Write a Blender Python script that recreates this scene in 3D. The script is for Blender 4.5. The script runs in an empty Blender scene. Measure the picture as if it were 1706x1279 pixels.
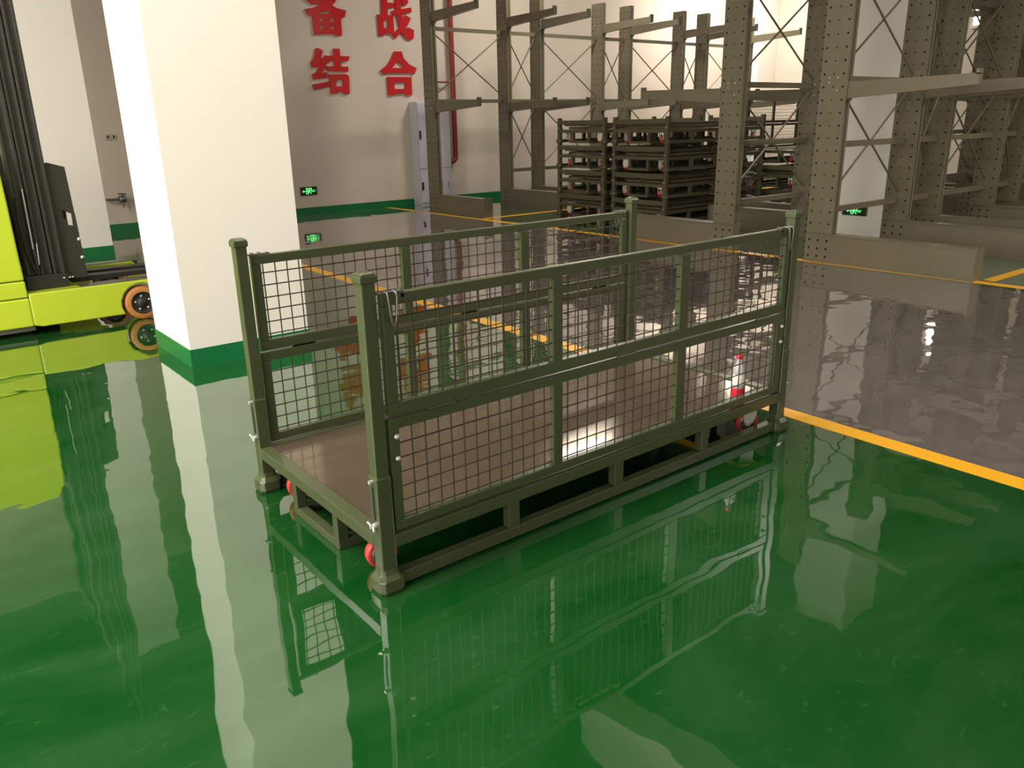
import bpy, bmesh, math, random
from mathutils import Vector, Matrix, Quaternion
random.seed(7)
SC = bpy.context.scene
COL = SC.collection

# ------------------------------------------------------------------ camera
F_PX, PITCH, ROLL, YAW = 1333.7, -.3184, -.0206, .9045
CAM = Vector((-1.0734, -2.0623, 1.4704))
fw = Vector((math.cos(YAW)*math.cos(PITCH), math.sin(YAW)*math.cos(PITCH), math.sin(PITCH)))
rt = Vector((math.sin(YAW), -math.cos(YAW), 0)); up = rt.cross(fw)
r2 = rt*math.cos(ROLL)+up*math.sin(ROLL); u2 = -rt*math.sin(ROLL)+up*math.cos(ROLL)
cd = bpy.data.cameras.new('camera'); cam = bpy.data.objects.new('camera', cd); COL.objects.link(cam)
cd.sensor_width = 36; cd.lens = 36*F_PX/1706; cd.clip_start = .05; cd.clip_end = 100
cam.matrix_world = Matrix(((r2.x, u2.x, -fw.x, CAM.x), (r2.y, u2.y, -fw.y, CAM.y), (r2.z, u2.z, -fw.z, CAM.z), (0, 0, 0, 1)))
SC.camera = cam

# ------------------------------------------------------------------ world, exposure
w = bpy.data.worlds.new('world'); SC.world = w; w.use_nodes = True
w.node_tree.nodes['Background'].inputs[0].default_value = (.9, .85, .78, 1)
w.node_tree.nodes['Background'].inputs[1].default_value = .3
SC.view_settings.view_transform = 'Standard'; SC.view_settings.look = 'None'
SC.view_settings.exposure = 0.25; SC.view_settings.gamma = 1.0; SC.view_settings.use_curve_mapping = False
SC.cycles.max_bounces = 8; SC.cycles.diffuse_bounces = 4; SC.cycles.glossy_bounces = 4
SC.cycles.caustics_reflective = False; SC.cycles.caustics_refractive = False
SC.cycles.sample_clamp_indirect = 4.0

CEIL = 5.5
X0, X1, Y0, Y1 = -7.0, 17.0, -7.5, 11.0
# unseen ceiling lamps, added for their light: x, y, length x, length y, watts (each gets a batten model hung below the ceiling)
ADDED_LAMPS = [(-3.7, 1.6, .6, 2.4, 5.2, 230), (-3.9, 6.2, .6, 2.4, 5.2, 260), (-2.2, .3, 2.4, .6, 5.2, 150), (1.7, .9, 2.4, .6, 5.2, 60),
         (5.2, -2.6, 2.4, .6, 5.2, 75), (9.2, -3.6, 2.4, .6, 5.2, 270), (8.8, 8.2, 1.2, .4, 5.2, 150), (14.6, 9.3, 1.6, .4, 4.9, 230)]
WARM = (1.0, .925, .83)
for i, (x, y, lx, ly, lz, wt) in enumerate(ADDED_LAMPS):
    ld = bpy.data.lights.new('lamp_light', 'AREA'); ld.shape = 'RECTANGLE'; ld.size = lx; ld.size_y = ly
    ld.energy = wt; ld.color = WARM
    lo = bpy.data.objects.new('lamp_light', ld); COL.objects.link(lo); lo.location = (x, y, lz-.04)

# added light at guessed, unseen left wall windows, brightens the left-facing sides
ADDED_WIN_Y = (-4.6, -1.9, .8, 3.5)
for y in ADDED_WIN_Y:
    ld = bpy.data.lights.new('window_light', 'AREA'); ld.shape = 'RECTANGLE'; ld.size = 1.9; ld.size_y = 2.2
    ld.energy = 125; ld.color = (1.0, .96, .89)
    lo = bpy.data.objects.new('window_light', ld); COL.objects.link(lo); lo.location = (X0+.09, y, 2.3)
    lo.rotation_euler = (math.pi/2, 0, -math.pi/2)

# ------------------------------------------------------------------ materials
def new_mat(name):
    m = bpy.data.materials.new(name); m.use_nodes = True
    return m, m.node_tree, m.node_tree.nodes['Principled BSDF']
def N(nt, t, **kw):
    n = nt.nodes.new(t)
    for k, v in kw.items(): setattr(n, k, v)
    return n
def lin(c):
    return tuple((x/255/12.92 if x/255 <= .04045 else ((x/255+.055)/1.055)**2.4) for x in c)
def mat(name, rgb, rough=.5, metal=0.0, var=.12, scale=6.0, bump=0.0, bscale=60.0, coat=0.0, emit=None, estr=0.0, spec=None):
    """plain painted / plastic / metal surface with slight procedural mottling"""
    m, nt, b = new_mat(name); c = lin(rgb)
    tc = N(nt, 'ShaderNodeTexCoord'); nz = N(nt, 'ShaderNodeTexNoise'); nz.inputs['Scale'].default_value = scale
    nz.inputs['Detail'].default_value = 4
    nt.links.new(tc.outputs['Object'], nz.inputs['Vector'])
    mx = N(nt, 'ShaderNodeMix', data_type='RGBA'); nt.links.new(nz.outputs['Fac'], mx.inputs[0])
    mx.inputs[6].default_value = (*[x*(1-var) for x in c], 1); mx.inputs[7].default_value = (*[min(1, x*(1+var)) for x in c], 1)
    nt.links.new(mx.outputs[2], b.inputs['Base Color'])
    b.inputs['Roughness'].default_value = rough; b.inputs['Metallic'].default_value = metal
    if coat: b.inputs['Coat Weight'].default_value = coat; b.inputs['Coat Roughness'].default_value = .05
    if spec is not None: b.inputs['Specular IOR Level'].default_value = spec
    if bump:
        n2 = N(nt, 'ShaderNodeTexNoise'); n2.inputs['Scale'].default_value = bscale
        nt.links.new(tc.outputs['Object'], n2.inputs['Vector'])
        bp = N(nt, 'ShaderNodeBump'); bp.inputs['Strength'].default_value = bump; bp.inputs['Distance'].default_value = .01
        nt.links.new(n2.outputs['Fac'], bp.inputs['Height']); nt.links.new(bp.outputs['Normal'], b.inputs['Normal'])
    if emit: b.inputs['Emission Color'].default_value = (*lin(emit), 1); b.inputs['Emission Strength'].default_value = estr
    return m

def epoxy(name, rgb, rgb2, scuff=.25, rough=.05, wave=.05):
    """poured epoxy floor: flat colour, faint trowel swirls, scuffs, mirror gloss with a slow wave"""
    m, nt, b = new_mat(name); tc = N(nt, 'ShaderNodeTexCoord')
    mp = N(nt, 'ShaderNodeMapping'); mp.inputs['Scale'].default_value = (1, 1.7, 1); mp.inputs['Rotation'].default_value = (0, 0, .5)
    nt.links.new(tc.outputs['Object'], mp.inputs['Vector'])
    n1 = N(nt, 'ShaderNodeTexNoise'); n1.inputs['Scale'].default_value = 1.3; n1.inputs['Detail'].default_value = 7; n1.inputs['Distortion'].default_value = 1.4
    nt.links.new(mp.outputs['Vector'], n1.inputs['Vector'])
    r1 = N(nt, 'ShaderNodeMapRange'); r1.inputs[1].default_value = .35; r1.inputs[2].default_value = .75
    nt.links.new(n1.outputs['Fac'], r1.inputs[0])
    mx = N(nt, 'ShaderNodeMix', data_type='RGBA'); nt.links.new(r1.outputs[0], mx.inputs[0])
    mx.inputs[6].default_value = (*lin(rgb), 1); mx.inputs[7].default_value = (*lin(rgb2), 1)
    # fine pale scuffs
    n3 = N(nt, 'ShaderNodeTexNoise'); n3.inputs['Scale'].default_value = 9; n3.inputs['Detail'].default_value = 8; n3.inputs['Distortion'].default_value = 3
    nt.links.new(mp.outputs['Vector'], n3.inputs['Vector'])
    r3 = N(nt, 'ShaderNodeMapRange'); r3.inputs[1].default_value = .62; r3.inputs[2].default_value = .8; r3.inputs[4].default_value = scuff
    nt.links.new(n3.outputs['Fac'], r3.inputs[0])
    m2 = N(nt, 'ShaderNodeMix', data_type='RGBA'); nt.links.new(r3.outputs[0], m2.inputs[0])
    nt.links.new(mx.outputs[2], m2.inputs[6]); m2.inputs[7].default_value = (*[min(1, x*2.2+.03) for x in lin(rgb2)], 1)
    nt.links.new(m2.outputs[2], b.inputs['Base Color'])
    rr = N(nt, 'ShaderNodeMapRange'); rr.inputs[3].default_value = rough; rr.inputs[4].default_value = rough*2.2
    nt.links.new(n1.outputs['Fac'], rr.inputs[0]); nt.links.new(rr.outputs[0], b.inputs['Roughness'])
    n2 = N(nt, 'ShaderNodeTexNoise'); n2.inputs['Scale'].default_value = 2.4; n2.inputs['Detail'].default_value = 2
    nt.links.new(tc.outputs['Object'], n2.inputs['Vector'])
    bp = N(nt, 'ShaderNodeBump'); bp.inputs['Strength'].default_value = wave; bp.inputs['Distance'].default_value = .03
    nt.links.new(n2.outputs['Fac'], bp.inputs['Height']); nt.links.new(bp.outputs['Normal'], b.inputs['Normal'])
    b.inputs['IOR'].default_value = 1.6
    b.inputs['Coat Weight'].default_value = 1.0; b.inputs['Coat IOR'].default_value = 1.6; b.inputs['Coat Roughness'].default_value = rough
    nt.links.new(bp.outputs['Normal'], b.inputs['Coat Normal'])
    return m

M = dict(
    olive=mat('olive_paint', (72, 79, 53), .3, bump=.04),
    rack=mat('rack_paint', (110, 103, 84), .3, bump=.03),
    cage=mat('dark_olive_paint', (90, 84, 64), .38),
    wire=mat('wire_paint', (70, 60, 48), .4, .3),
    deck=mat('deck_sheet', (112, 99, 82), .11, .5, var=.1, scale=12),
    zinc=mat('zinc_metal', (225, 223, 218), .35, .6),
    steel=mat('grey_steel', (120, 118, 112), .35, .7),
    black=mat('black_hole', (14, 13, 10), .9),
    red_wheel=mat('red_polyurethane', (190, 62, 58), .38),
    green=epoxy('green_epoxy', (7, 68, 19), (38, 82, 42), .3, .016, .10),
    grey=epoxy('grey_epoxy', (98, 92, 89), (112, 106, 102), .35, .018, .15),
    skirt=mat('green_skirting_paint', (22, 112, 62), .3),
    yellow=mat('yellow_line_paint', (236, 172, 36), .3, var=.06),
    wall=mat('wall_paint', (210, 197, 182), .75, var=.03, scale=.8),
    white=mat('white_column_paint', (242, 235, 226), .7, var=.02, scale=1),
    ceil=mat('ceiling_paint', (84, 82, 78), .9),
    beam=mat('beam_paint', (225, 220, 208), .8),
    red=mat('red_acrylic', (196, 40, 44), .12, coat=.5),
    pipe=mat('red_pipe_paint', (140, 48, 36), .35),
    cabinet=mat('lilac_cabinet_paint', (196, 192, 204), .4, var=.03),
    lime=mat('lime_truck_paint', (196, 214, 56), .28, var=.04, coat=.3),
    mast=mat('black_mast_paint', (52, 50, 42), .42),
    rubber=mat('orange_tyre', (190, 126, 66), .5),
    dark=mat('dark_plastic', (40, 38, 35), .45),
    frame=mat('sign_frame', (74, 56, 44), .4),
    sign=mat('sign_green_panel', (10, 60, 24), .3),
    glow=mat('sign_glow', (150, 255, 170), .4, emit=(110, 240, 140), estr=1.0),
    lamp=mat('lamp_diffuser', (255, 250, 240), .5, emit=(255, 243, 224), estr=4.0),
    pane=mat('bright_window', (255, 252, 244), .3, emit=(255, 250, 240), estr=22.0),
    day=mat('daylight_pane', (250, 248, 240), .3, emit=(255, 250, 240), estr=2.5),
    plate=mat('white_plate', (198, 190, 178), .4),
    label_red=mat('red_label', (196, 44, 50), .4),
    cap_red=mat('red_cap', (220, 38, 60), .35),
)
g, nt, b = new_mat('clear_bottle'); b.inputs['Base Color'].default_value = (.98, .96, .98, 1); b.inputs['Roughness'].default_value = .06
b.inputs['Transmission Weight'].default_value = .55; b.inputs['IOR'].default_value = 1.3; M['bottle'] = g

# ------------------------------------------------------------------ helpers
class MB:
    """collects boxes, prisms and tubes; build() links them as one mesh object"""
    def __init__(s): s.v = []; s.f = []; s.sm = []
    def add(s, vs, fs, smooth=False):
        o = len(s.v); s.v += [tuple(v) for v in vs]; s.f += [tuple(i+o for i in f) for f in fs]; s.sm += [smooth]*len(fs); return s
    def box(s, x0, x1, y0, y1, z0, z1):
        return s.add([(x, y, z) for z in (z0, z1) for x, y in ((x0, y0), (x1, y0), (x1, y1), (x0, y1))],
                     [(3, 2, 1, 0), (4, 5, 6, 7), (0, 1, 5, 4), (1, 2, 6, 5), (2, 3, 7, 6), (3, 0, 4, 7)])
    def prism(s, poly, lo, hi, axis=2):
        """extrude a polygon along an axis; poly is in the other two axes (cyclic order)"""
        n = len(poly)
        def P(p, h): return ((p[0], p[1], h) if axis == 2 else (p[0], h, p[1]) if axis == 1 else (h, p[0], p[1]))
        vs = [P(p, lo) for p in poly]+[P(p, hi) for p in poly]
        fs = [tuple(range(n))[::-1], tuple(range(n, 2*n))]+[(i, (i+1) % n, (i+1) % n+n, i+n) for i in range(n)]
        return s.add(vs, fs)
    def hexa(s, a, b):
        """frustum between two quads"""
        return s.add(list(a)+list(b), [(3, 2, 1, 0), (4, 5, 6, 7), (0, 1, 5, 4), (1, 2, 6, 5), (2, 3, 7, 6), (3, 0, 4, 7)])
    def tube(s, pts, r, n=8, cap=True):
        pts = [Vector(p) for p in pts]; k = len(pts); vs = []; fs = []
        rs = r if isinstance(r, (list, tuple)) else [r]*k
        d = (pts[1]-pts[0]).normalized(); ref = Vector((0, 0, 1)) if abs(d.z) < .9 else Vector((1, 0, 0))
        a = d.cross(ref).normalized()
        for i, p in enumerate(pts):
            t = ((pts[min(i+1, k-1)]-pts[max(i-1, 0)])).normalized()
            a = (a-t*a.dot(t)).normalized(); bb = t.cross(a)
            for j in range(n):
                th = 2*math.pi*j/n; vs.append(p+(a*math.cos(th)+bb*math.sin(th))*rs[i])
        for i in range(k-1):
            for j in range(n): fs.append((i*n+j, i*n+(j+1) % n, (i+1)*n+(j+1) % n, (i+1)*n+j))
        s.add(vs, fs, True)
        if cap:
            s.add(vs[:n], [tuple(range(n))[::-1]]); s.add(vs[-n:], [tuple(range(n))])
        return s
    def lathe(s, prof, n=20, origin=(0, 0, 0), axis=2):
        """revolve (radius, height) pairs about an axis"""
        vs = []; fs = []
        for r, h in prof:
            for j in range(n):
                th = 2*math.pi*j/n; c, d = r*math.cos(th), r*math.sin(th)
                p = (c, d, h) if axis == 2 else (c, h, d) if axis == 1 else (h, c, d)
                vs.append(tuple(p[q]+origin[q] for q in range(3)))
        for i in range(len(prof)-1):
            for j in range(n): fs.append((i*n+j, i*n+(j+1) % n, (i+1)*n+(j+1) % n, (i+1)*n+j))
        return s.add(vs, fs, True)
    def mesh(s, name, m):
        me = bpy.data.meshes.new(name); me.from_pydata(s.v, [], s.f)
        me.polygons.foreach_set('use_smooth', s.sm); me.materials.append(m)
        bm = bmesh.new(); bm.from_mesh(me); bmesh.ops.recalc_face_normals(bm, faces=bm.faces); bm.to_mesh(me); bm.free()
        me.update(); return me
    def build(s, name, m, parent=None, bevel=0.0, stuff=False, loc=(0, 0, 0)):
        return link(name, s.mesh(name, m), parent, bevel, stuff, loc)
def link(name, me, parent=None, bevel=0.0, stuff=False, loc=(0, 0, 0)):
    o = bpy.data.objects.new(name, me); COL.objects.link(o); o.location = loc
    if parent: o.parent = parent
    if bevel:
        md = o.modifiers.new('bevel', 'BEVEL'); md.width = bevel; md.segments = 2; md.limit_method = 'ANGLE'; md.angle_limit = .7
    if stuff: o['kind'] = 'stuff'
    return o
def tag(o, label, cat, group=None):
    o['label'] = label; o['category'] = cat
    if group: o['group'] = group
    return o
def thing(name, label, cat, loc=(0, 0, 0), group=None):
    o = bpy.data.objects.new(name, None); COL.objects.link(o); o.location = loc; o.empty_display_size = .1
    return tag(o, label, cat, group)
def struct(o):
    o['kind'] = 'structure'; return o
def copy_tree(o, parent=None):
    c = o.copy(); COL.objects.link(c)
    if parent: c.parent = parent
    for ch in list(o.children): copy_tree(ch, c)
    return c
B = lambda *a: MB().box(*a)

# ------------------------------------------------------------------ the room
def quad(mb, x0, x1, y0, y1, z=0.0): mb.add([(x0, y0, z), (x1, y0, z), (x1, y1, z), (x0, y1, z)], [(0, 1, 2, 3)])
GX0, GX1 = 2.42, 6.5            # the grey aisle between the two long yellow lines
fm = MB(); quad(fm, X0, GX0, Y0, Y1); quad(fm, GX1, X1, Y0, Y1); quad(fm, GX0, GX1, Y0, Y1)
fl = struct(fm.build('floor', M['green'])); fl.data.materials.append(M['grey']); fl.data.polygons[2].material_index = 1
struct(B(X0-.2, X1+.2, Y0-.2, Y1+.2, CEIL, CEIL+.2).build('ceiling', M['ceil']))
struct(B(X0, X1, Y1, Y1+.2, 0, CEIL).build('wall_back', M['wall']))
struct(B(X0, X1, Y0-.2, Y0, 0, CEIL).build('wall_front', M['wall']))
struct(B(X0-.2, X0, Y0-.2, Y1+.2, 0, CEIL).build('wall_left', M['wall']))
struct(B(X1, X1+.2, Y0-.2, Y1+.2, 0, CEIL).build('wall_right', M['wall']))
SK = .12
struct(B(X0, X1, Y1-.006, Y1, 0, SK).build('baseboard_back', M['skirt']))
struct(B(X1-.006, X1, Y0, Y1-.006, 0, SK).build('baseboard_right', M['skirt']))
struct(B(X0, X0+.006, Y0, Y1-.006, 0, SK).build('baseboard_left', M['skirt']))
struct(B(X0+.006, X1-.006, Y0, Y0+.006, 0, SK).build('baseboard_front', M['skirt']))
struct(B(4.15, 4.6, Y0, 3.4, 4.75, CEIL).build('trim_1', M['beam']))            # pale downstand beam on the ceiling
# window high in the far wall
wn = struct(MB().box(16.93, 17, 5.40, 5.45, 3.02, 3.60).box(16.93, 17, 5.78, 5.83, 3.02, 3.60).box(16.93, 17, 5.45, 5.78, 3.02, 3.08)
            .box(16.93, 17, 5.45, 5.78, 3.54, 3.60).build('window_1', M['white']))
B(16.96, 16.995, 5.45, 5.78, 3.08, 3.54).build('pane', M['pane'], wn)
for i, y in enumerate(ADDED_WIN_Y):  # unseen windows, guessed and added to carry the light from the left
    wl = MB()
    for a, b_ in ((-1.0, -.93), (-.035, .035), (.93, 1.0)): wl.box(X0, X0+.06, y+a, y+b_, 1.1, 3.5)
    for a, b_ in ((1.1, 1.18), (3.42, 3.5)): wl.box(X0, X0+.06, y-.93, y+.93, a, b_)
    wl = struct(wl.build('window_%d' % (i+2), M['white']))
    for a, b_ in ((-.93, -.035), (.035, .93)): B(X0+.02, X0+.03, y+a, y+b_, 1.18, 3.42).build('pane', M['day'], wl)
# painted floor lines
def line(n, a, b, wd):
    a = Vector(a); b = Vector(b); d = (b-a).normalized(); s = Vector((-d.y, d.x))*wd/2
    struct(MB().prism([tuple(a-s), tuple(b-s), tuple(b+s), tuple(a+s)], 0.0, .0018).build('trim_%d' % n, M['yellow']))
line(2, (2.40, -3.2), (2.62, 10.99), .11)
line(3, (6.70, -1.5), (6.40, 10.99), .11)
line(4, (6.78, .885), (16.9, .75), .10)
line(5, (6.56, 8.25), (16.9, 8.2), .10)

def column(x0, x1, y0, y1, label, band=True):
    t = thing('column', label, 'column', (x0, y0, 0))
    B(0, x1-x0, 0, y1-y0, SK if band else 0, CEIL).build('shaft', M['white'], t)
    if band: B(-.006, x1-x0+.006, -.006, y1-y0+.006, 0, SK).build('skirting_band', M['skirt'], t)
    return t
column(.362, 1.166, 3.067, 3.829, 'big white square column with green foot band, right of the lime truck')
column(.42, 1.2, 8.62, 9.4, 'white square column standing behind the mast of the lime truck')
column(8.55, 9.35, 2.70, 3.5, 'white column between the back to back racks with a green exit sign', False)
column(16.3, 16.99, 10.3, 10.99, 'cream column in the far corner seen through the racks')

for x, y, lx, ly, lz, wt in ADDED_LAMPS:  # bodies for the added lamps, all out of view
    t = thing('ceiling_lamp', 'white batten lamp hanging under the dark ceiling, out of the picture', 'lamp', (x, y, lz), 'ceiling battens')
    B(-lx/2-.03, lx/2+.03, -ly/2-.03, ly/2+.03, .03, .10).build('housing', M['beam'], t)
    B(-lx/2, lx/2, -ly/2, ly/2, .0, .03).build('diffuser', M['lamp'], t)
    for s in (-1, 1):
        MB().tube([(s*lx*.35, 0, .10), (s*lx*.35, 0, CEIL-lz)], .006, 6).build('hanger', M['zinc'], t)
LETTERS = {
  'bei': [[(5.197,3.374),(5.681,3.406),(5.657,3.36),(5.598,3.306),(5.404,3.294),(5.378,3.303),(5.335,3.325),(5.3,3.307),(5.253,3.293),(5.183,3.34)],[(5.366,3.314),(5.6,3.328),(5.604,3.301),(5.668,3.271),(5.755,3.254),(5.839,3.244),(5.812,3.138),(5.736,3.131),(5.566,3.186),(5.475,3.215),(5.392,3.182),(5.296,3.143),(5.236,3.132),(5.171,3.131),(5.116,3.221),(5.248,3.248),(5.364,3.291)],[(5.237,3.14),(5.342,3.146),(5.34,2.866),(5.319,2.854),(5.24,2.853)],[(5.625,3.173),(5.737,3.134),(5.731,2.854),(5.62,2.847),(5.603,2.877)],[(5.239,3.16),(5.742,3.188),(5.728,3.116),(5.239,3.096)],[(5.43,3.162),(5.544,3.168),(5.528,2.874),(5.414,2.869)],[(5.326,3.056),(5.628,3.06),(5.621,2.992),(5.32,2.988)],[(5.262,2.938),(5.725,2.946),(5.722,2.874),(5.254,2.862)],[(5.319,3.611),(5.434,3.593),(5.372,3.495),(5.26,3.362),(5.183,3.34),(5.145,3.376),(5.24,3.481)],[(5.349,3.527),(5.696,3.552),(5.673,3.389),(5.572,3.382),(5.574,3.477),(5.336,3.46)]],
  'zhan': [[(6.535,3.687),(6.648,3.695),(6.629,3.217),(6.518,3.211)],[(6.626,3.413),(6.762,3.416),(6.76,3.337),(6.623,3.331)],[(6.432,3.215),(6.541,3.221),(6.537,2.888),(6.441,2.884)],[(6.432,3.215),(6.74,3.221),(6.734,3.141),(6.432,3.131)],[(6.628,3.206),(6.736,3.212),(6.735,2.962),(6.631,2.957)],[(6.539,3.013),(6.731,3.01),(6.736,2.968),(6.687,2.912),(6.541,2.942)],[(6.814,3.708),(6.911,3.715),(6.905,3.334),(6.929,3.139),(6.974,3.033),(7.023,2.969),(7.028,3.042),(7.141,3.005),(7.125,2.882),(7.099,2.845),(7.022,2.842),(6.955,2.875),(6.899,2.933),(6.842,3.081),(6.792,3.315)],[(6.715,3.287),(6.912,3.328),(7.1,3.363),(7.115,3.292),(6.914,3.245),(6.74,3.224)],[(6.981,3.237),(7.088,3.189),(7.024,3.084),(6.917,2.97),(6.822,2.912),(6.757,2.849),(6.715,2.89),(6.68,2.924),(6.797,2.989),(6.887,3.089)],[(6.918,3.505),(7.003,3.54),(7.057,3.444),(6.991,3.38),(6.919,3.423)]],
  'jie': [[(5.243,2.646),(5.289,2.648),(5.364,2.611),(5.279,2.437),(5.134,2.437),(5.179,2.474),(5.21,2.532)],[(5.134,2.438),(5.316,2.431),(5.296,2.355),(5.146,2.355)],[(5.336,2.503),(5.459,2.506),(5.449,2.452),(5.411,2.408),(5.314,2.283),(5.253,2.267),(5.208,2.274),(5.266,2.35),(5.308,2.434)],[(5.208,2.274),(5.41,2.274),(5.403,2.201),(5.156,2.168),(5.139,2.251)],[(5.126,2.088),(5.422,2.139),(5.41,2.058),(5.147,2.005)],[(5.554,2.65),(5.665,2.653),(5.668,2.37),(5.552,2.367)],[(5.382,2.54),(5.845,2.539),(5.807,2.461),(5.449,2.456),(5.382,2.501)],[(5.403,2.375),(5.804,2.376),(5.792,2.295),(5.413,2.299)],[(5.442,2.249),(5.557,2.251),(5.541,1.948),(5.442,1.948)],[(5.442,2.249),(5.766,2.254),(5.798,2.221),(5.789,2.169),(5.438,2.168)],[(5.681,2.23),(5.798,2.221),(5.79,1.945),(5.68,1.945)],[(5.539,2.063),(5.793,2.065),(5.789,1.975),(5.539,1.974)]],
  'he': [[(6.713,2.645),(6.782,2.496),(6.656,2.377),(6.543,2.295),(6.487,2.265),(6.418,2.329),(6.553,2.418),(6.65,2.529)],[(6.713,2.645),(6.865,2.647),(6.894,2.542),(6.997,2.443),(7.159,2.38),(7.096,2.275),(7.024,2.303),(6.918,2.36),(6.782,2.496)],[(6.549,2.371),(7.048,2.381),(7.042,2.296),(6.542,2.288)],[(6.547,2.226),(6.672,2.228),(6.674,1.956),(6.658,1.926),(6.55,1.926)],[(6.547,2.226),(7.033,2.233),(7.031,2.144),(6.544,2.139)],[(6.914,2.183),(7.035,2.2),(7.03,1.927),(6.914,1.927),(6.903,1.957)],[(6.648,2.03),(7.033,2.032),(7.028,1.953),(6.651,1.952)]],
}
# ------------------------------------------------------------------ cage trolleys
L, W, PW = 2.24, 1.055, .054
Z_RAIL0, Z_RAIL1 = .152, .198
def foot_mesh():
    """flared stacking foot: a rounded bell that widens to a square base"""
    mb = MB(); h = PW/2
    rings = [(h+.002, .085), (h+.006, .065), (h+.02, .048), (h+.022, .012), (h+.016, 0.0)]
    vs = []; fs = []; n = 16
    for r, z in rings:
        for j in range(n):
            th = 2*math.pi*(j+.5)/n; c, s_ = math.cos(th), math.sin(th)
            k = r/max(abs(c), abs(s_)); k = k if z > .08 else k*.93+r*.07
            vs.append((c*k, s_*k, z))
    for i in range(len(rings)-1):
        for j in range(n): fs.append((i*n+j, i*n+(j+1) % n, (i+1)*n+(j+1) % n, (i+1)*n+j))
    mb.add(vs, fs, False); mb.add(vs[-n:], [tuple(range(n))]); mb.add(vs[:n], [tuple(range(n))])
    return mb.mesh('foot', M['olive'])
FOOT = foot_mesh()
CORNERS = [(PW/2, PW/2), (PW/2, W-PW/2), (L-PW/2, PW/2), (L-PW/2, W-PW/2)]
h = PW/2
POST = MB().box(-h+.004, h-.004, -h+.004, h-.004, .36, 1.03).mesh('corner_post', M['olive'])
SLEEVE = MB().box(-h, h, -h, h, .07, .41).mesh('sleeve', M['olive'])
cp = MB(); cp.box(-h-.0015, h+.0015, -h-.0015, h+.0015, 1.026, 1.050)
cp.hexa([(-h-.0015, -h-.0015, 1.050), (h+.0015, -h-.0015, 1.050), (h+.0015, h+.0015, 1.050), (-h-.0015, h+.0015, 1.050)],
        [(-h+.008, -h+.008, 1.059), (h-.008, -h+.008, 1.059), (h-.008, h-.008, 1.059), (-h+.008, h-.008, 1.059)])
CAP = cp.mesh('post_cap', M['olive'])
def wing(sx):
    """wing nut with its bolt, on the outer end face"""
    x = sx*h
    mb = MB().tube([(x, 0, .24), (x+sx*.02, 0, .24)], .006, 8).tube([(x, 0, .24), (x+sx*.008, 0, .24)], .011, 8)
    mb.tube([(x+sx*.012, .004, .24), (x+sx*.018, .02, .253)], .004, 6).tube([(x+sx*.012, -.004, .24), (x+sx*.018, -.02, .232)], .004, 6)
    return mb.mesh('wing_nut', M['zinc'])
def slot(sx):
    x = sx*h
    return MB().box(min(x, x+sx*.0012), max(x, x+sx*.0012), -.006, .006, .26, .375).mesh('slot', M['black'])
LOCK = {s: MB().tube([(s*h-s*.002, 0, .395), (s*h+s*.012, 0, .395)], .007, 8).mesh('lock_pin', M['zinc']) for s in (-1, 1)}
WING = {s: wing(s) for s in (-1, 1)}; SLOT = {s: slot(s) for s in (-1, 1)}

def frame_mesh(m):
    mb = MB(); t = .05
    mb.box(PW, L-PW, 0.0, t, Z_RAIL0, Z_RAIL1).box(PW, L-PW, W-t, W, Z_RAIL0, Z_RAIL1)
    mb.box(0.0, t, PW, W-PW, Z_RAIL0, Z_RAIL1).box(L-t, L, PW, W-PW, Z_RAIL0, Z_RAIL1)
    for x in (.55, 1.1, 1.64): mb.box(x-.02, x+.02, t, W-t, Z_RAIL0, Z_RAIL0+.03)
    return mb.mesh('base_frame', m)
def add_skids(m, r, bev=0.0):
    z0, z1 = .008, .052
    for y in (.004, W-.044):
        mb = MB().box(PW+.02, L-PW-.02, y, y+.04, z0, z1)
        for x in (.552, 1.096, 1.639): mb.box(x-.024, x+.024, y, y+.04, z1, Z_RAIL0)
        mb.build('outer_skid', m, r, bev)
    mb = MB()
    for y in (.352, .742-.04):
        mb.box(.015, L-.015, y, y+.04, 0.0, .038)
        for x in (.015, .552, 1.096, 1.639, L-.055): mb.box(x, x+.04, y, y+.04, .038, Z_RAIL0)
    mb.box(.015, .055, .392, .702, 0.0, .034).box(L-.055, L-.015, .392, .702, 0.0, .034)
    mb.build('inner_skid', m, r, bev)
def caster_meshes():
    # swivel caster: plate, fork cheeks, and a rolled polyurethane wheel on the y axis
    R, wd = .058, .036
    f = MB().box(-.05, .05, -.04, .04, .142, .1515)
    for s in (-1, 1):
        f.prism([(-.036, .142), (.036, .142), (.04, .10), (.026, .062), (.008, .042), (-.012, .042), (-.026, .07)], s*.024-.003, s*.024+.003, 1)
    f.tube([(0, 0, .125), (0, 0, .142)], .03, 12).tube([(0, -.034, .06), (0, .034, .06)], .009, 8)
    t = MB().lathe([(.04, -wd/2), (R-.006, -wd/2), (R-.001, -wd/2+.006), (R-.001, wd/2-.006), (R-.006, wd/2), (.04, wd/2)], 24, (0, 0, R), 1)
    hb = MB().lathe([(.008, -wd/2-.002), (.024, -wd/2+.004), (.041, -wd/2), (.041, wd/2), (.024, wd/2-.004), (.008, wd/2+.002)], 20, (0, 0, R), 1)
    return f.mesh('caster', M['zinc']), t.mesh('tyre', M['red_wheel']), hb.mesh('wheel_hub', M['steel'])
CASTER = caster_meshes()
def cover_fork():
    f = MB().box(-.05, .05, -.04, .04, .142, .1515)
    for q in (-1, 1):
        f.prism([(-.042, .142), (.042, .142), (.052, .10), (.046, .062), (.026, .034), (-.02, .034), (-.042, .062)], q*.024-.003, q*.024+.003, 1)
    f.tube([(0, 0, .125), (0, 0, .142)], .03, 12).tube([(0, -.034, .06), (0, .034, .06)], .009, 8)
    return f.mesh('caster', M['zinc'])
COVER = cover_fork()
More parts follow.
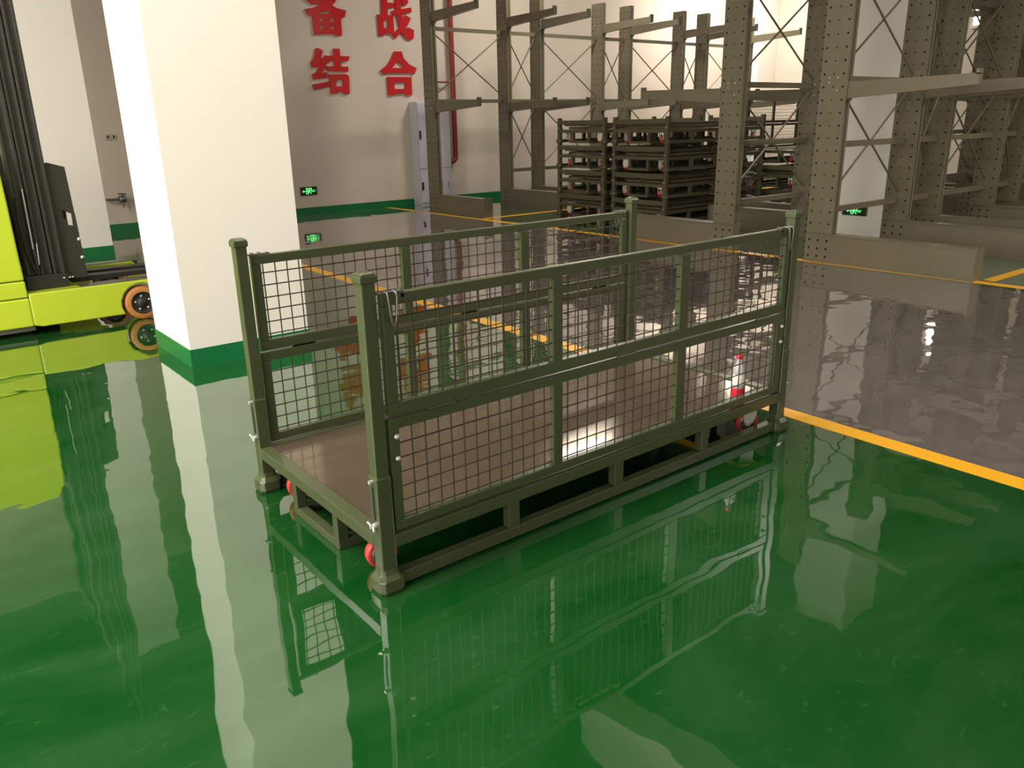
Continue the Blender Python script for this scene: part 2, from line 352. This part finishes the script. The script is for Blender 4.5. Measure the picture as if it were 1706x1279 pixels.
def add_casters(root, fork=None):
    for x, y, rz in ((.082, .16, -.15), (.10, W-.2, -.2), (L-.175, .095, -.45), (L-.19, W-.19, .25)):
        c = link('caster', fork or CASTER[0], root, 0, False, (x, y, 0)); c.rotation_euler.z = rz
        link('tyre', CASTER[1], c); link('wheel_hub', CASTER[2], c)

# side panels in local x (0..L) and z, drawn on the plane y = .02, mirrored for the far side
DIV = ((.746, .790), (1.427, 1.481))
def panel_meshes(m, lo):
    y0, y1 = .006, .034
    if lo: xa, xb, za, zb, ob, ot = .062, L-.06, .206, .592, .24, .556
    else: xa, xb, za, zb, ob, ot = .068, L-.066, .600, .986, .642, .950
    sa, sb = xa+.036, xb-.036+(-.02 if lo else 0)
    fr = MB().box(xa, xb, y0, y1, za, ob).box(xa, xb, y0, y1, ot, zb).box(xa, sa, y0, y1, ob, ot).box(sb, xb, y0, y1, ob, ot)
    for d in DIV: fr.box(d[0], d[1], y0, y1, ob, ot)
    bays = []
    xs = [sa, DIV[0][0], DIV[0][1], DIV[1][0], DIV[1][1], sb]
    for k in range(3):
        a, b_ = xs[2*k], xs[2*k+1]; mb = MB()
        x = .1456 if k == 0 else a+.028
        if not lo and k == 0: x = .118
        while x < b_-.004:
            mb.tube([(x, y0+.006, ob-.004), (x, y0+.006, ot+.004)], .0027, 5, False); x += .0507
        z = (.254 if lo else .662)
        while z < ot-.004:
            mb.tube([(a-.004, y0+.0105, z), (b_+.004, y0+.0105, z)], .0027, 5, False); z += .05
        bays.append(mb.mesh('wire_mesh', M['wire']))
    return fr.mesh('lower_panel' if lo else 'upper_panel', m), bays
PAN = {lo: panel_meshes(M['olive'], lo) for lo in (True, False)}
HINGE = MB().tube([(-.05, .003, .596), (.05, .003, .596)], .006, 8).box(-.045, .045, .0035, .0065, .578, .616).mesh('hinge', M['olive'])
def latch_mesh(flip):
    """sliding latch plate on the top rail with a hanging double wire hook"""
    X = (lambda x: L-x) if flip else (lambda x: x)
    mb = MB(); a, b_ = sorted((X(.058), X(.145)))
    mb.box(a, b_, .008, .03, .9865, .991); a, b_ = sorted((X(.135), X(.145))); mb.box(a, b_, .006, .032, .9705, .993)
    for o in (0.0, .030):
        mb.tube([(X(.082+o), .016, .9925), (X(.080+o), -.008, .990), (X(.080+o), -.013, .975), (X(.088+o*.5), -.013, .905), (X(.095), -.013, .892)], .0034, 6)
    return mb.mesh('latch_hook', M['steel'])
LATCH = {k: latch_mesh(k) for k in (0, 1)}
bm_ = MB()
for x in (.086, L-.082):
    for z in (.532, .458): bm_.lathe([(0.0001, -.004), (.006, -.003), (.009, .002), (.009, .006)], 10, (x, 0, z), 1)
BOLT = bm_.mesh('bolt', M['zinc'])
DECK_M = MB().box(.05, L-.05, .05, W-.05, .183, .192)

def open_trolley(label, loc, m='olive'):
    r = thing('cage_trolley', label, 'trolley', loc)
    for cx, cy in CORNERS:
        s = -1 if cx < 1 else 1
        p = link('corner_post', POST, r, .004, False, (cx, cy, 0))
        link('sleeve', SLEEVE, p, .005); link('foot', FOOT, p, .003); link('post_cap', CAP, p, .004)
        link('wing_nut', WING[s], p); link('lock_pin', LOCK[s], p); link('slot', SLOT[s], p)
    link('base_frame', frame_mesh(M[m]), r, .003); add_skids(M[m], r, .003)
    DECK_M.build('deck', M['deck'], r)
    add_casters(r)
    for side in (0, 1):
        for lo in (True, False):
            fr, bays = PAN[lo]
            p = link(fr.name, fr, r, .003)
            if side: p.scale.y = -1; p.location.y = W
            for bm__ in bays: link('wire_mesh', bm__, p, 0, True)
            if lo: link('bolt', BOLT, p, 0, True)
            else:
                for hx in (.26, 1.12, 2.0): link('hinge', HINGE, p, .001, False, (hx, 0, 0))
                for k in (0, 1): link('latch_hook', LATCH[k], p)
    return r
open_trolley('big olive green mesh cage trolley standing open in the foreground', (0, 0, 0))

# water bottle left on the deck
t = thing('water_bottle', 'small clear bottle with red cap and red label inside the foreground cage trolley', 'bottle', (1.995, .105, .192))
MB().lathe([(.0001, 0), (.026, 0), (.031, .006), (.031, .05), (.029, .055), (.031, .062), (.031, .13), (.026, .155), (.014, .178), (.0125, .2), (.0001, .2)], 20).build('body', M['bottle'], t)
MB().lathe([(.0315, .012), (.0318, .014), (.0318, .052), (.0315, .054)], 20).build('label', M['cap_red'], t)
MB().lathe([(.0001, .214), (.0135, .214), (.015, .212), (.015, .196), (.0145, .195)], 16).build('cap', M['cap_red'], t)
MB().lathe([(.0314, .07), (.0317, .071), (.0317, .12), (.0314, .121)], 20).build('white_band', M['white'], t)

# ---- folded trolleys, stacked. one prototype, the rest are copies
PITCH_Z = .37
def folded_trolley(loc, label, group):
    r = thing('folded_trolley', label, 'trolley', loc, group)
    PS = MB().box(-h, h, -h, h, .07, PITCH_Z).mesh('corner_post', M['cage'])
    for cx, cy in CORNERS:
        s = -1 if cx < 1 else 1
        p = link('corner_post', PS, r, 0, False, (cx, cy, 0)); link('foot', FOOT, p)
        wn_ = MB().tube([(s*h, 0, .22), (s*(h+.02), 0, .22)], .008, 6).tube([(s*(h+.012), -.016, .228), (s*(h+.018), .016, .212)], .005, 6)
        wn_.build('wing_nut', M['zinc'], p)
    link('base_frame', frame_mesh(M['cage']), r); add_skids(M['cage'], r)
    MB().box(.05, L-.05, .05, W-.05, .183, .192).build('deck', M['deck'], r)
    for k in (0, 1):      # the side panels fold flat on the deck, one over the other
        z = .205+k*.045; ya, yb = ((.10, .86) if k == 0 else (.2, .96))
        mb = MB().box(.07, L-.07, ya, ya+.04, z, z+.036).box(.07, L-.07, yb-.04, yb, z, z+.036)
        mb.box(.07, L-.07, (ya+yb)/2-.04, (ya+yb)/2+.04, z, z+.036)
        for x in (.07, .76, 1.44, L-.11): mb.box(x, x+.04, ya, yb, z, z+.03)
        for q in range(1, 14):
            if q % 2: mb.box(.07, L-.07, ya+q*.054-.002, ya+q*.054+.002, z+.012, z+.016)
        for q in range(1, 42): mb.box(.07+q*.05, .074+q*.05, ya, yb, z+.016, z+.02)
        mb.build('folded_panel', M['cage'], r)
    B(.004, .05, .06, W-.06, .27, .335).build('end_board', M['cage'], r); B(L-.05, L-.004, .06, W-.06, .27, .335).build('end_board', M['cage'], r)
    add_casters(r, COVER)
    return r
"""FOOT shares the olive material, so folded feet use their own mesh"""
FOOT_D = FOOT.copy(); FOOT_D.materials.clear(); FOOT_D.materials.append(M['cage'])
_F = FOOT; FOOT = FOOT_D
STX = 7.75
proto = folded_trolley((STX, 6.81, 0), 'folded trolley at the bottom of the left hand stack between the racks', 'folded trolleys in the left hand stack')
WHICH = ('at the bottom of', 'second from the bottom of', 'third from the bottom of', 'on top of')
def stack(x, y, n, name, first=None, names=WHICH):
    for k in range(n):
        c = first if (first and k == 0) else copy_tree(proto)
        for ch in c.children:
            if ch.name.startswith('caster'): ch.rotation_euler.z = random.choice((1.3, 1.75, 1.1, 1.5, .3, 2.0))
        c.location = (x, y, k*PITCH_Z)
        c['label'] = 'folded trolley %s %s' % (names[k], name); c['group'] = 'folded trolleys in '+name
stack(STX, 6.81, 4, 'the left hand stack by the lettered wall', proto)
stack(STX+.02, 5.61, 4, 'the right hand stack, nearer the middle rack')
stack(10.35, 5.2, 2, 'the far stack seen through the middle rack', None, ('at the bottom of', 'under the open cage of'))
FOOT = _F
o = open_trolley('open mesh cage trolley on top of the far stack, seen through the middle rack', (10.35, 5.2, 2*PITCH_Z))

# ------------------------------------------------------------------ cantilever racks
UX = [6.60, 8.15, 8.90, 10.42, 11.17, 12.73, 13.49, 15.02]
UD, UW, UH = .095, .285, 3.5            # upright depth (x), width (y), height
BH = .295
def upright_mesh():
    # boxed column with a groove down both narrow sides
    g = .012
    poly = [(0, 0), (.035, 0), (.035, g), (.06, g), (.06, 0), (UD, 0), (UD, UW), (.06, UW), (.06, UW-g), (.035, UW-g), (.035, UW), (0, UW)]
    return MB().prism(poly, BH, UH).mesh('upright', M['rack'])
def holes_mesh():
    mb = MB(); z = BH+.1
    while z < UH-.05:
        for y, r in ((.04, .0115), (.1425, .008), (.245, .0115)):
            vs = [(-.0008, y+r*math.cos(q*math.pi/4), z+r*math.sin(q*math.pi/4)) for q in range(8)]
            mb.add(vs, [tuple(range(8))])
        z += .12
    return mb.mesh('bolt_hole', M['black'])
UPR, HOLE = upright_mesh(), holes_mesh()
def base_mesh(s, ln):
    """I-section foot beam; s = +1 runs towards +y, -1 towards -y, from under the upright"""
    a, b_ = (0.0, ln) if s > 0 else (UW-ln, UW)
    mb = MB().box(-.012, UD+.045, a, b_, 0, .012).box(-.012, UD+.045, a, b_, BH-.014, BH-.002).box(.0, UD+.03, a+.0, b_, .012, BH-.014)
    e = b_ if s > 0 else a
    mb.box(-.022, UD+.055, min(e, e+s*.012), max(e, e+s*.012), 0, BH+.012)
    return mb.mesh('base_beam', M['rack'])
def basehole_mesh():
    mb = MB()
    for z in (.06, .14, .225):
        for y in (.045, .1425, .24):
            r = .013
            mb.add([(-.0012, y+r*math.cos(q*math.pi/4), z+r*math.sin(q*math.pi/4)) for q in range(8)], [tuple(range(8))])
    return mb.mesh('bolt_hole', M['black'])
def arm_mesh(s):
    """tapering cantilever arm with a stop lip; local z = 0 is its root top"""
    xa, xb = .012, .083; ln = 1.2
    y0 = UW if s > 0 else 0.0; y1 = y0+s*ln
    def q(y, zb, zt): return [(xa, y, zb), (xb, y, zb), (xb, y, zt), (xa, y, zt)]
    mb = MB().hexa(q(y0, -.15, 0), q(y1, -.075, .02))
    mb.box(xa-.02, xb+.02, min(y0, y0+s*.012), max(y0, y0+s*.012), -.17, .012)
    mb.box(xa, xb, min(y1, y1-s*.03), max(y1, y1-s*.03), .01, .055)
    return mb.mesh('arm', M['rack'])
def bolts_mesh():
    mb = MB()
    for y, z in ((.10, .045), (.10, -.075), (.19, .045), (.19, -.0)):
        mb.lathe([(.0001, -.005), (.005, -.004), (.008, 0)], 8, (0, y, z), 0)
    return mb.mesh('bolt', M['zinc'])
ARM = {s: arm_mesh(s) for s in (1, -1)}; BHOLE = basehole_mesh(); BOLTS = bolts_mesh()
ARM_Z = (1.757, 3.13)
def rack_row(y, s, label, low_skip=(), mid=False, n=8, base=1.6):
    BM = base_mesh(s, base)
    r = thing('cantilever_rack', label, 'rack', (UX[0], y, 0), None)
    for k in range(n):
        x = UX[k]-UX[0]
        u = link('upright', UPR, r, 0, False, (x, 0, 0))
        link('bolt_hole', HOLE, u, 0, True); 
        bb = link('base_beam', BM, r, 0, False, (x, 0, 0)); link('bolt_hole', BHOLE, bb, 0, True)
        for z in ARM_Z:
            a = link('arm', ARM[s], r, 0, False, (x, 0, z)); link('bolt', BOLTS, a, 0, True)
    yb = UW*.5
    for k in range(n-1):
        xa, xb = UX[k]-UX[0]+UD, UX[k+1]-UX[0]
        for z in ((.60, 1.17, 1.79, 2.90) if mid else (.60, 1.79, 2.90)):
            if z < 1.5 and k in low_skip: continue
            if z == .60 and mid: z = .52
            B(xa, xb, yb-.015, yb+.015, z-.03, z+.03).build('brace_bar', M['rack'], r)
        for za, zb in ((.62, 1.72), (1.86, 2.86)):
            if za < 1.5 and k in low_skip: continue
            for q in (0, 1):
                p0, p1 = (za, zb) if q else (zb, za)
                MB().tube([(xa, yb-.008+.016*q, p0), (xb, yb-.008+.016*q, p1)], .011, 6).build('brace_rod', M['rack'], r)
    return r
rack_row(9.615, -1, 'olive cantilever rack row farthest left, along the wall with red characters', (0,))
rack_row(3.575, 1, 'middle olive cantilever rack row, its arms reaching left over the stacked trolleys', (), True, 8, 1.55)
rack_row(2.37, -1, 'olive cantilever rack row at right, its base beam along the yellow line', (), True, 8, 1.69)
# ------------------------------------------------------------------ things on the back wall
NAMES = {'bei': 'red raised wall character above left, cut off by the top edge of the picture',
         'zhan': 'red raised wall character above right, next to the rack upright, cut off at top',
         'jie': 'red raised wall character below left, the one made of two halves side by side',
         'he': 'red raised wall character below right, a peaked roof over a square'}
for k, polys in LETTERS.items():
    mb = MB()
    for i, p in enumerate(polys): mb.prism([(x, z) for x, z in p], 10.962-.0004*i, 10.999, 1)
    x0 = min(x for p in polys for x, z in p); z0 = min(z for p in polys for x, z in p)
    mb.v = [(x-x0, y-11, z-z0) for x, y, z in mb.v]
    o = mb.build('wall_character', M['red'], loc=(x0, 11, z0)); tag(o, NAMES[k], 'lettering', 'red characters on the back wall')

def exit_sign(loc, rot, wd, hg, label):
    """dark framed running man sign: arrow, door with runner, lettering"""
    t = thing('exit_sign', label, 'sign', loc); t.rotation_euler.z = rot
    B(0, wd, -.03, 0, 0, hg).build('frame', M['frame'], t, .003)
    B(.012, wd-.012, -.033, -.029, .010, hg-.010).build('panel', M['sign'], t)
    u = hg/.14; cx = wd*.5; y0, y1 = -.0352, -.0328
    def P(*pts): return [(cx+a*u, b_*u) for a, b_ in pts]
    mb = MB()   # left pointing arrow
    mb.prism(P((-.118, .066), (-.098, .088), (-.098, .073), (-.062, .073), (-.062, .059), (-.098, .059), (-.098, .044)), y0, y1, 1)
    mb.build('arrow', M['glow'], t)
    mb = MB()   # door frame and runner
    for q in ([(-.05, .018), (-.036, .018), (-.036, .118), (-.05, .118)], [(-.05, .106), (.05, .106), (.05, .118), (-.05, .118)], [(.036, .06), (.05, .06), (.05, .118), (.036, .118)]):
        mb.prism(P(*q), y0, y1, 1)
    for q in ([(-.006, .088), (.008, .088), (.008, .101), (-.006, .101)], [(-.02, .06), (.012, .06), (.016, .086), (-.014, .086)],
              [(-.022, .018), (-.01, .018), (.004, .062), (-.012, .062)], [(0, .062), (.012, .062), (.046, .03), (.036, .022)], [(-.03, .066), (-.016, .062), (-.008, .082), (-.016, .086)], [(.012, .08), (.032, .066), (.036, .072), (.016, .086)]):
        mb.prism(P(*q), y0-.0003, y1, 1)
    mb.build('running_figure', M['glow'], t)
    mb = MB()   # lettering block at the right (EXIT in small strokes)
    for i, ch in enumerate('EXIT'):
        x = .062+i*.014; w_, hh, tk = .0105, .034, .0034; z0 = .05
        S = {'E': [(0, 0, tk, hh), (0, 0, w_, tk), (0, hh/2-tk/2, w_*.85, hh/2+tk/2), (0, hh-tk, w_, hh)],
             'I': [(w_/2-tk/2, 0, w_/2+tk/2, hh)], 'T': [(w_/2-tk/2, 0, w_/2+tk/2, hh), (0, hh-tk, w_, hh)]}
        if ch == 'X':
            mb.prism(P((x, z0), (x+tk, z0), (x+w_, z0+hh), (x+w_-tk, z0+hh)), y0, y1, 1)
            mb.prism(P((x+w_-tk, z0), (x+w_, z0), (x+tk, z0+hh), (x, z0+hh)), y0-.0003, y1, 1)
        else:
            for a, b_, c, d in S[ch]: mb.prism(P((x+a, z0+b_), (x+c, z0+b_), (x+c, z0+d), (x+a, z0+d)), y0, y1, 1)
    mb.build('lettering', M['glow'], t)
    return t
exit_sign((4.735, 10.999, .325), 0, .295, .14, 'small green exit sign low on the wall beside the big white column')
exit_sign((8.549, 3.365, .262), -math.pi/2, .315, .115, 'green exit sign low on the white column between the right racks')

t = thing('hose_cabinet', 'tall lilac white fire cabinet against the wall behind the leftmost rack upright', 'cabinet', (6.97, 10.74, 0))
B(0, .70, .012, .255, .0, 1.81).build('body', M['cabinet'], t, .004)
d = B(.012, .688, -.004, .012, .66, 1.79).build('door', M['cabinet'], t, .003)
B(.02, .055, -.022, -.004, 1.17, 1.32).build('handle', M['dark'], d, .004)
B(.34, .46, -.0055, -.004, .755, .805).build('red_label', M['label_red'], d)
d = B(.012, .688, -.004, .012, .05, .645).build('door', M['cabinet'], t, .003)
B(.02, .055, -.022, -.004, .28, .42).build('handle', M['dark'], d, .004)
mb = MB()
for x in (.36, .41, .46, .60): mb.box(x, x+.018, -.0055, -.004, .30, .40)
mb.build('red_label', M['label_red'], d, 0, True)

t = thing('fire_pipe', 'red fire pipe running down the wall and bending into the lilac cabinet', 'pipe', (7.88, 10.9, .75))
MB().tube([(0, 0, CEIL-.75), (0, 0, .11), (-.012, 0, .045), (-.045, 0, .012), (-.11, 0, 0), (-.205, 0, 0)], .048, 14).build('riser', M['pipe'], t)
for z in (1.0, 2.6):
    MB().lathe([(.051, -.03), (.056, -.02), (.056, .02), (.051, .03)], 14, (0, 0, z)).build('coupling', M['pipe'], t)
MB().tube([(-.045, .0, 1.40), (-.33, .0, 1.40)], .014, 8).tube([(-.33, .0, 1.40), (-.33, .085, 1.40)], .014, 8).build('bracket', M['pipe'], t)

for i, (x, lab) in enumerate(((1.885, 'left of the two small wall switches high behind the lime truck'), (1.965, 'right of the two small wall switches high behind the lime truck'))):
    t = thing('wall_switch', lab, 'switch', (x, 11, 1.31))
    B(-.032, .032, -.012, 0, 0, .085).build('plate', M['plate'], t, .003); B(-.012, .012, -.018, -.011, .02, .065).build('rocker', M['dark'], t, .002)
t = thing('wall_tap', 'dark grey hose valve on a short pipe low on the wall behind the truck', 'valve', (1.93, 10.93, .45))
MB().tube([(-.2, .0, .03), (0, 0, .03)], .018, 8).tube([(-.2, .07, .03), (-.2, 0, .03)], .018, 8).build('pipe', M['steel'], t)
MB().lathe([(.001, -.05), (.05, -.045), (.055, 0), (.05, .045), (.001, .05)], 12, (0, 0, .03), 0).tube([(0, 0, .03), (0, -.01, -.09)], .016, 8).build('valve_body', M['steel'], t)
MB().tube([(-.06, -.03, .11), (.05, -.03, .10)], .009, 6).tube([(0, -.02, .05), (0, -.03, .105)], .008, 6).build('handle', M['dark'], t)

# ------------------------------------------------------------------ reach truck
t = thing('reach_truck', 'lime green and black reach truck behind the big white column', 'forklift', (0, 4.75, 0))
bx0, bx1 = -1.75, -.255
B(bx0, bx1+.004, .02, 1.2, .035, .07).build('skirt', M['steel'], t, .004)
B(bx0, bx1, .0, 1.22, .07, .284).build('lower_panel', M['lime'], t, .012)
B(bx0, bx1-.004, .0, 1.22, .290, .412).build('middle_panel', M['lime'], t, .010)
MB().prism([(bx0, .418), (bx1-.006, .418), (bx1-.01, .62), (bx1-.012, .98), (bx1-.016, 1.20), (bx1-.09, 1.30), (bx0, 1.30)], .0, 1.22, 1).build('upper_cover', M['lime'], t, .012)
def rail(x0, x1, y0, y1, z1):
    """mast channel: web with two flanges, open towards the side"""
    w_ = x1-x0
    return MB().prism([(x0, y0), (x0+w_*.28, y0), (x0+w_*.28, y0+.03), (x1-w_*.28, y0+.03), (x1-w_*.28, y0), (x1, y0), (x1, y1), (x0, y1)], .07, z1)
for y0 in (.16, .93):
    rail(-.215, -.125, y0, y0+.1, 2.9).build('mast_rail', M['mast'], t, .004)
    rail(-.118, -.045, y0+.01, y0+.1, 3.4).build('mast_rail', M['mast'], t, .004)
    rail(-.038, .040, y0-.01, y0+.09, 3.8).build('mast_rail', M['mast'], t, .004)
mb = MB()
for z in (.34, 1.35, 2.75): mb.box(-.2, .03, .27, .92, z, z+.1)
mb.build('mast_crossbar', M['mast'], t, .004)
B(-.235, .05, .13, 1.1, .315, .42).build('mast_base', M['dark'], t, .006)
MB().tube([(-.10, .4, .42), (-.10, .4, 2.2)], .045, 14).tube([(-.10, .4, 2.2), (-.10, .4, 3.2)], .03, 12).build('lift_cylinder', M['dark'], t)
MB().tube([(-.145, .145, .62), (-.138, .145, 1.06)], .005, 6).build('lift_cable', M['zinc'], t)
MB().tube([(-.125, .15, .50), (-.115, .15, .66)], .005, 6).build('lift_cable', M['zinc'], t)
MB().tube([(-.19, .13, 1.0), (-.2, .12, .8), (-.19, .13, .6), (-.15, .15, .44)], .012, 8).build('hose', M['dark'], t)
# fork carriage with a cut out window, seen edge on beside the mast
cg = MB()
ya, yb = .20, .24
cg.prism([(.043, .885), (.105, .885), (.16, .855), (.188, .855), (.178, 1.20), (.07, 1.235), (.043, 1.235)], ya, yb, 1)
cg.prism([(.155, .36), (.20, .36), (.19, .856), (.17, .856)], ya, yb, 1)
cg.prism([(.043, .36), (.156, .36), (.165, .76), (.13, .77), (.13, .81), (.105, .82), (.105, .886), (.043, .886)], ya, yb, 1)
cg.box(.043, .09, yb, .72, .42, .52).box(.043, .09, yb, .72, .80, .90)
cg.build('fork_carriage', M['mast'], t, .003)
mb = MB()
for z in (.657, .516): mb.lathe([(.0001, ya-.012), (.01, ya-.01), (.015, ya-.004), (.015, ya)], 10, (.185, 0, z), 1)
for x in (.02, .06, .08): mb.lathe([(.0001, .118), (.006, .12), (.008, .131)], 8, (x, 0, .385), 1)
mb.build('bolt', M['zinc'], t)
for y in (.26, .52):
    MB().prism([(.09, .318), (1.2, .318), (1.2, .345), (.14, .36), (.14, .9), (.09, .9)], y, y+.12, 1).build('fork', M['dark'], t, .003)
def leg_poly():
    cx, cz, r = .525, .135, .158
    arc = [(cx+r*math.cos(a), cz+r*math.sin(a)) for a in [math.pi*(1.16-.12*q) for q in range(11)]]
    return [(-.255, .075), (-.2, .06), (.36, .06)]+arc+[(.80, .10), (.80, .24), (.74, .315), (-.255, .315)]
for y in (0.0, 1.07):
    lg = MB().prism(leg_poly(), y, y+.15, 1).build('support_leg', M['lime'], t, .008)
    B(.10, .74, y+.02, y+.14, .315, .322).build('leg_plate', M['steel'], lg)
    wy = y+.045
    wh = MB().lathe([(.09, -.05), (.125, -.05), (.132, -.043), (.132, .043), (.125, .05), (.09, .05)], 32, (.525, wy, .1325), 1).build('wheel', M['rubber'], t)
    MB().lathe([(.0001, -.044), (.03, -.044), (.034, -.036), (.082, -.036), (.092, -.05), (.092, .05), (.0001, .05)], 28, (.525, wy, .1325), 1).build('hub', M['dark'], wh)
    mb = MB()
    for q in range(5):
        a = q*2*math.pi/5+.4; mb.lathe([(.0001, -.046), (.007, -.044), (.009, -.036)], 8, (.525+.055*math.cos(a), wy, .1325+.055*math.sin(a)), 1)
    mb.build('wheel_bolt', M['zinc'], wh)
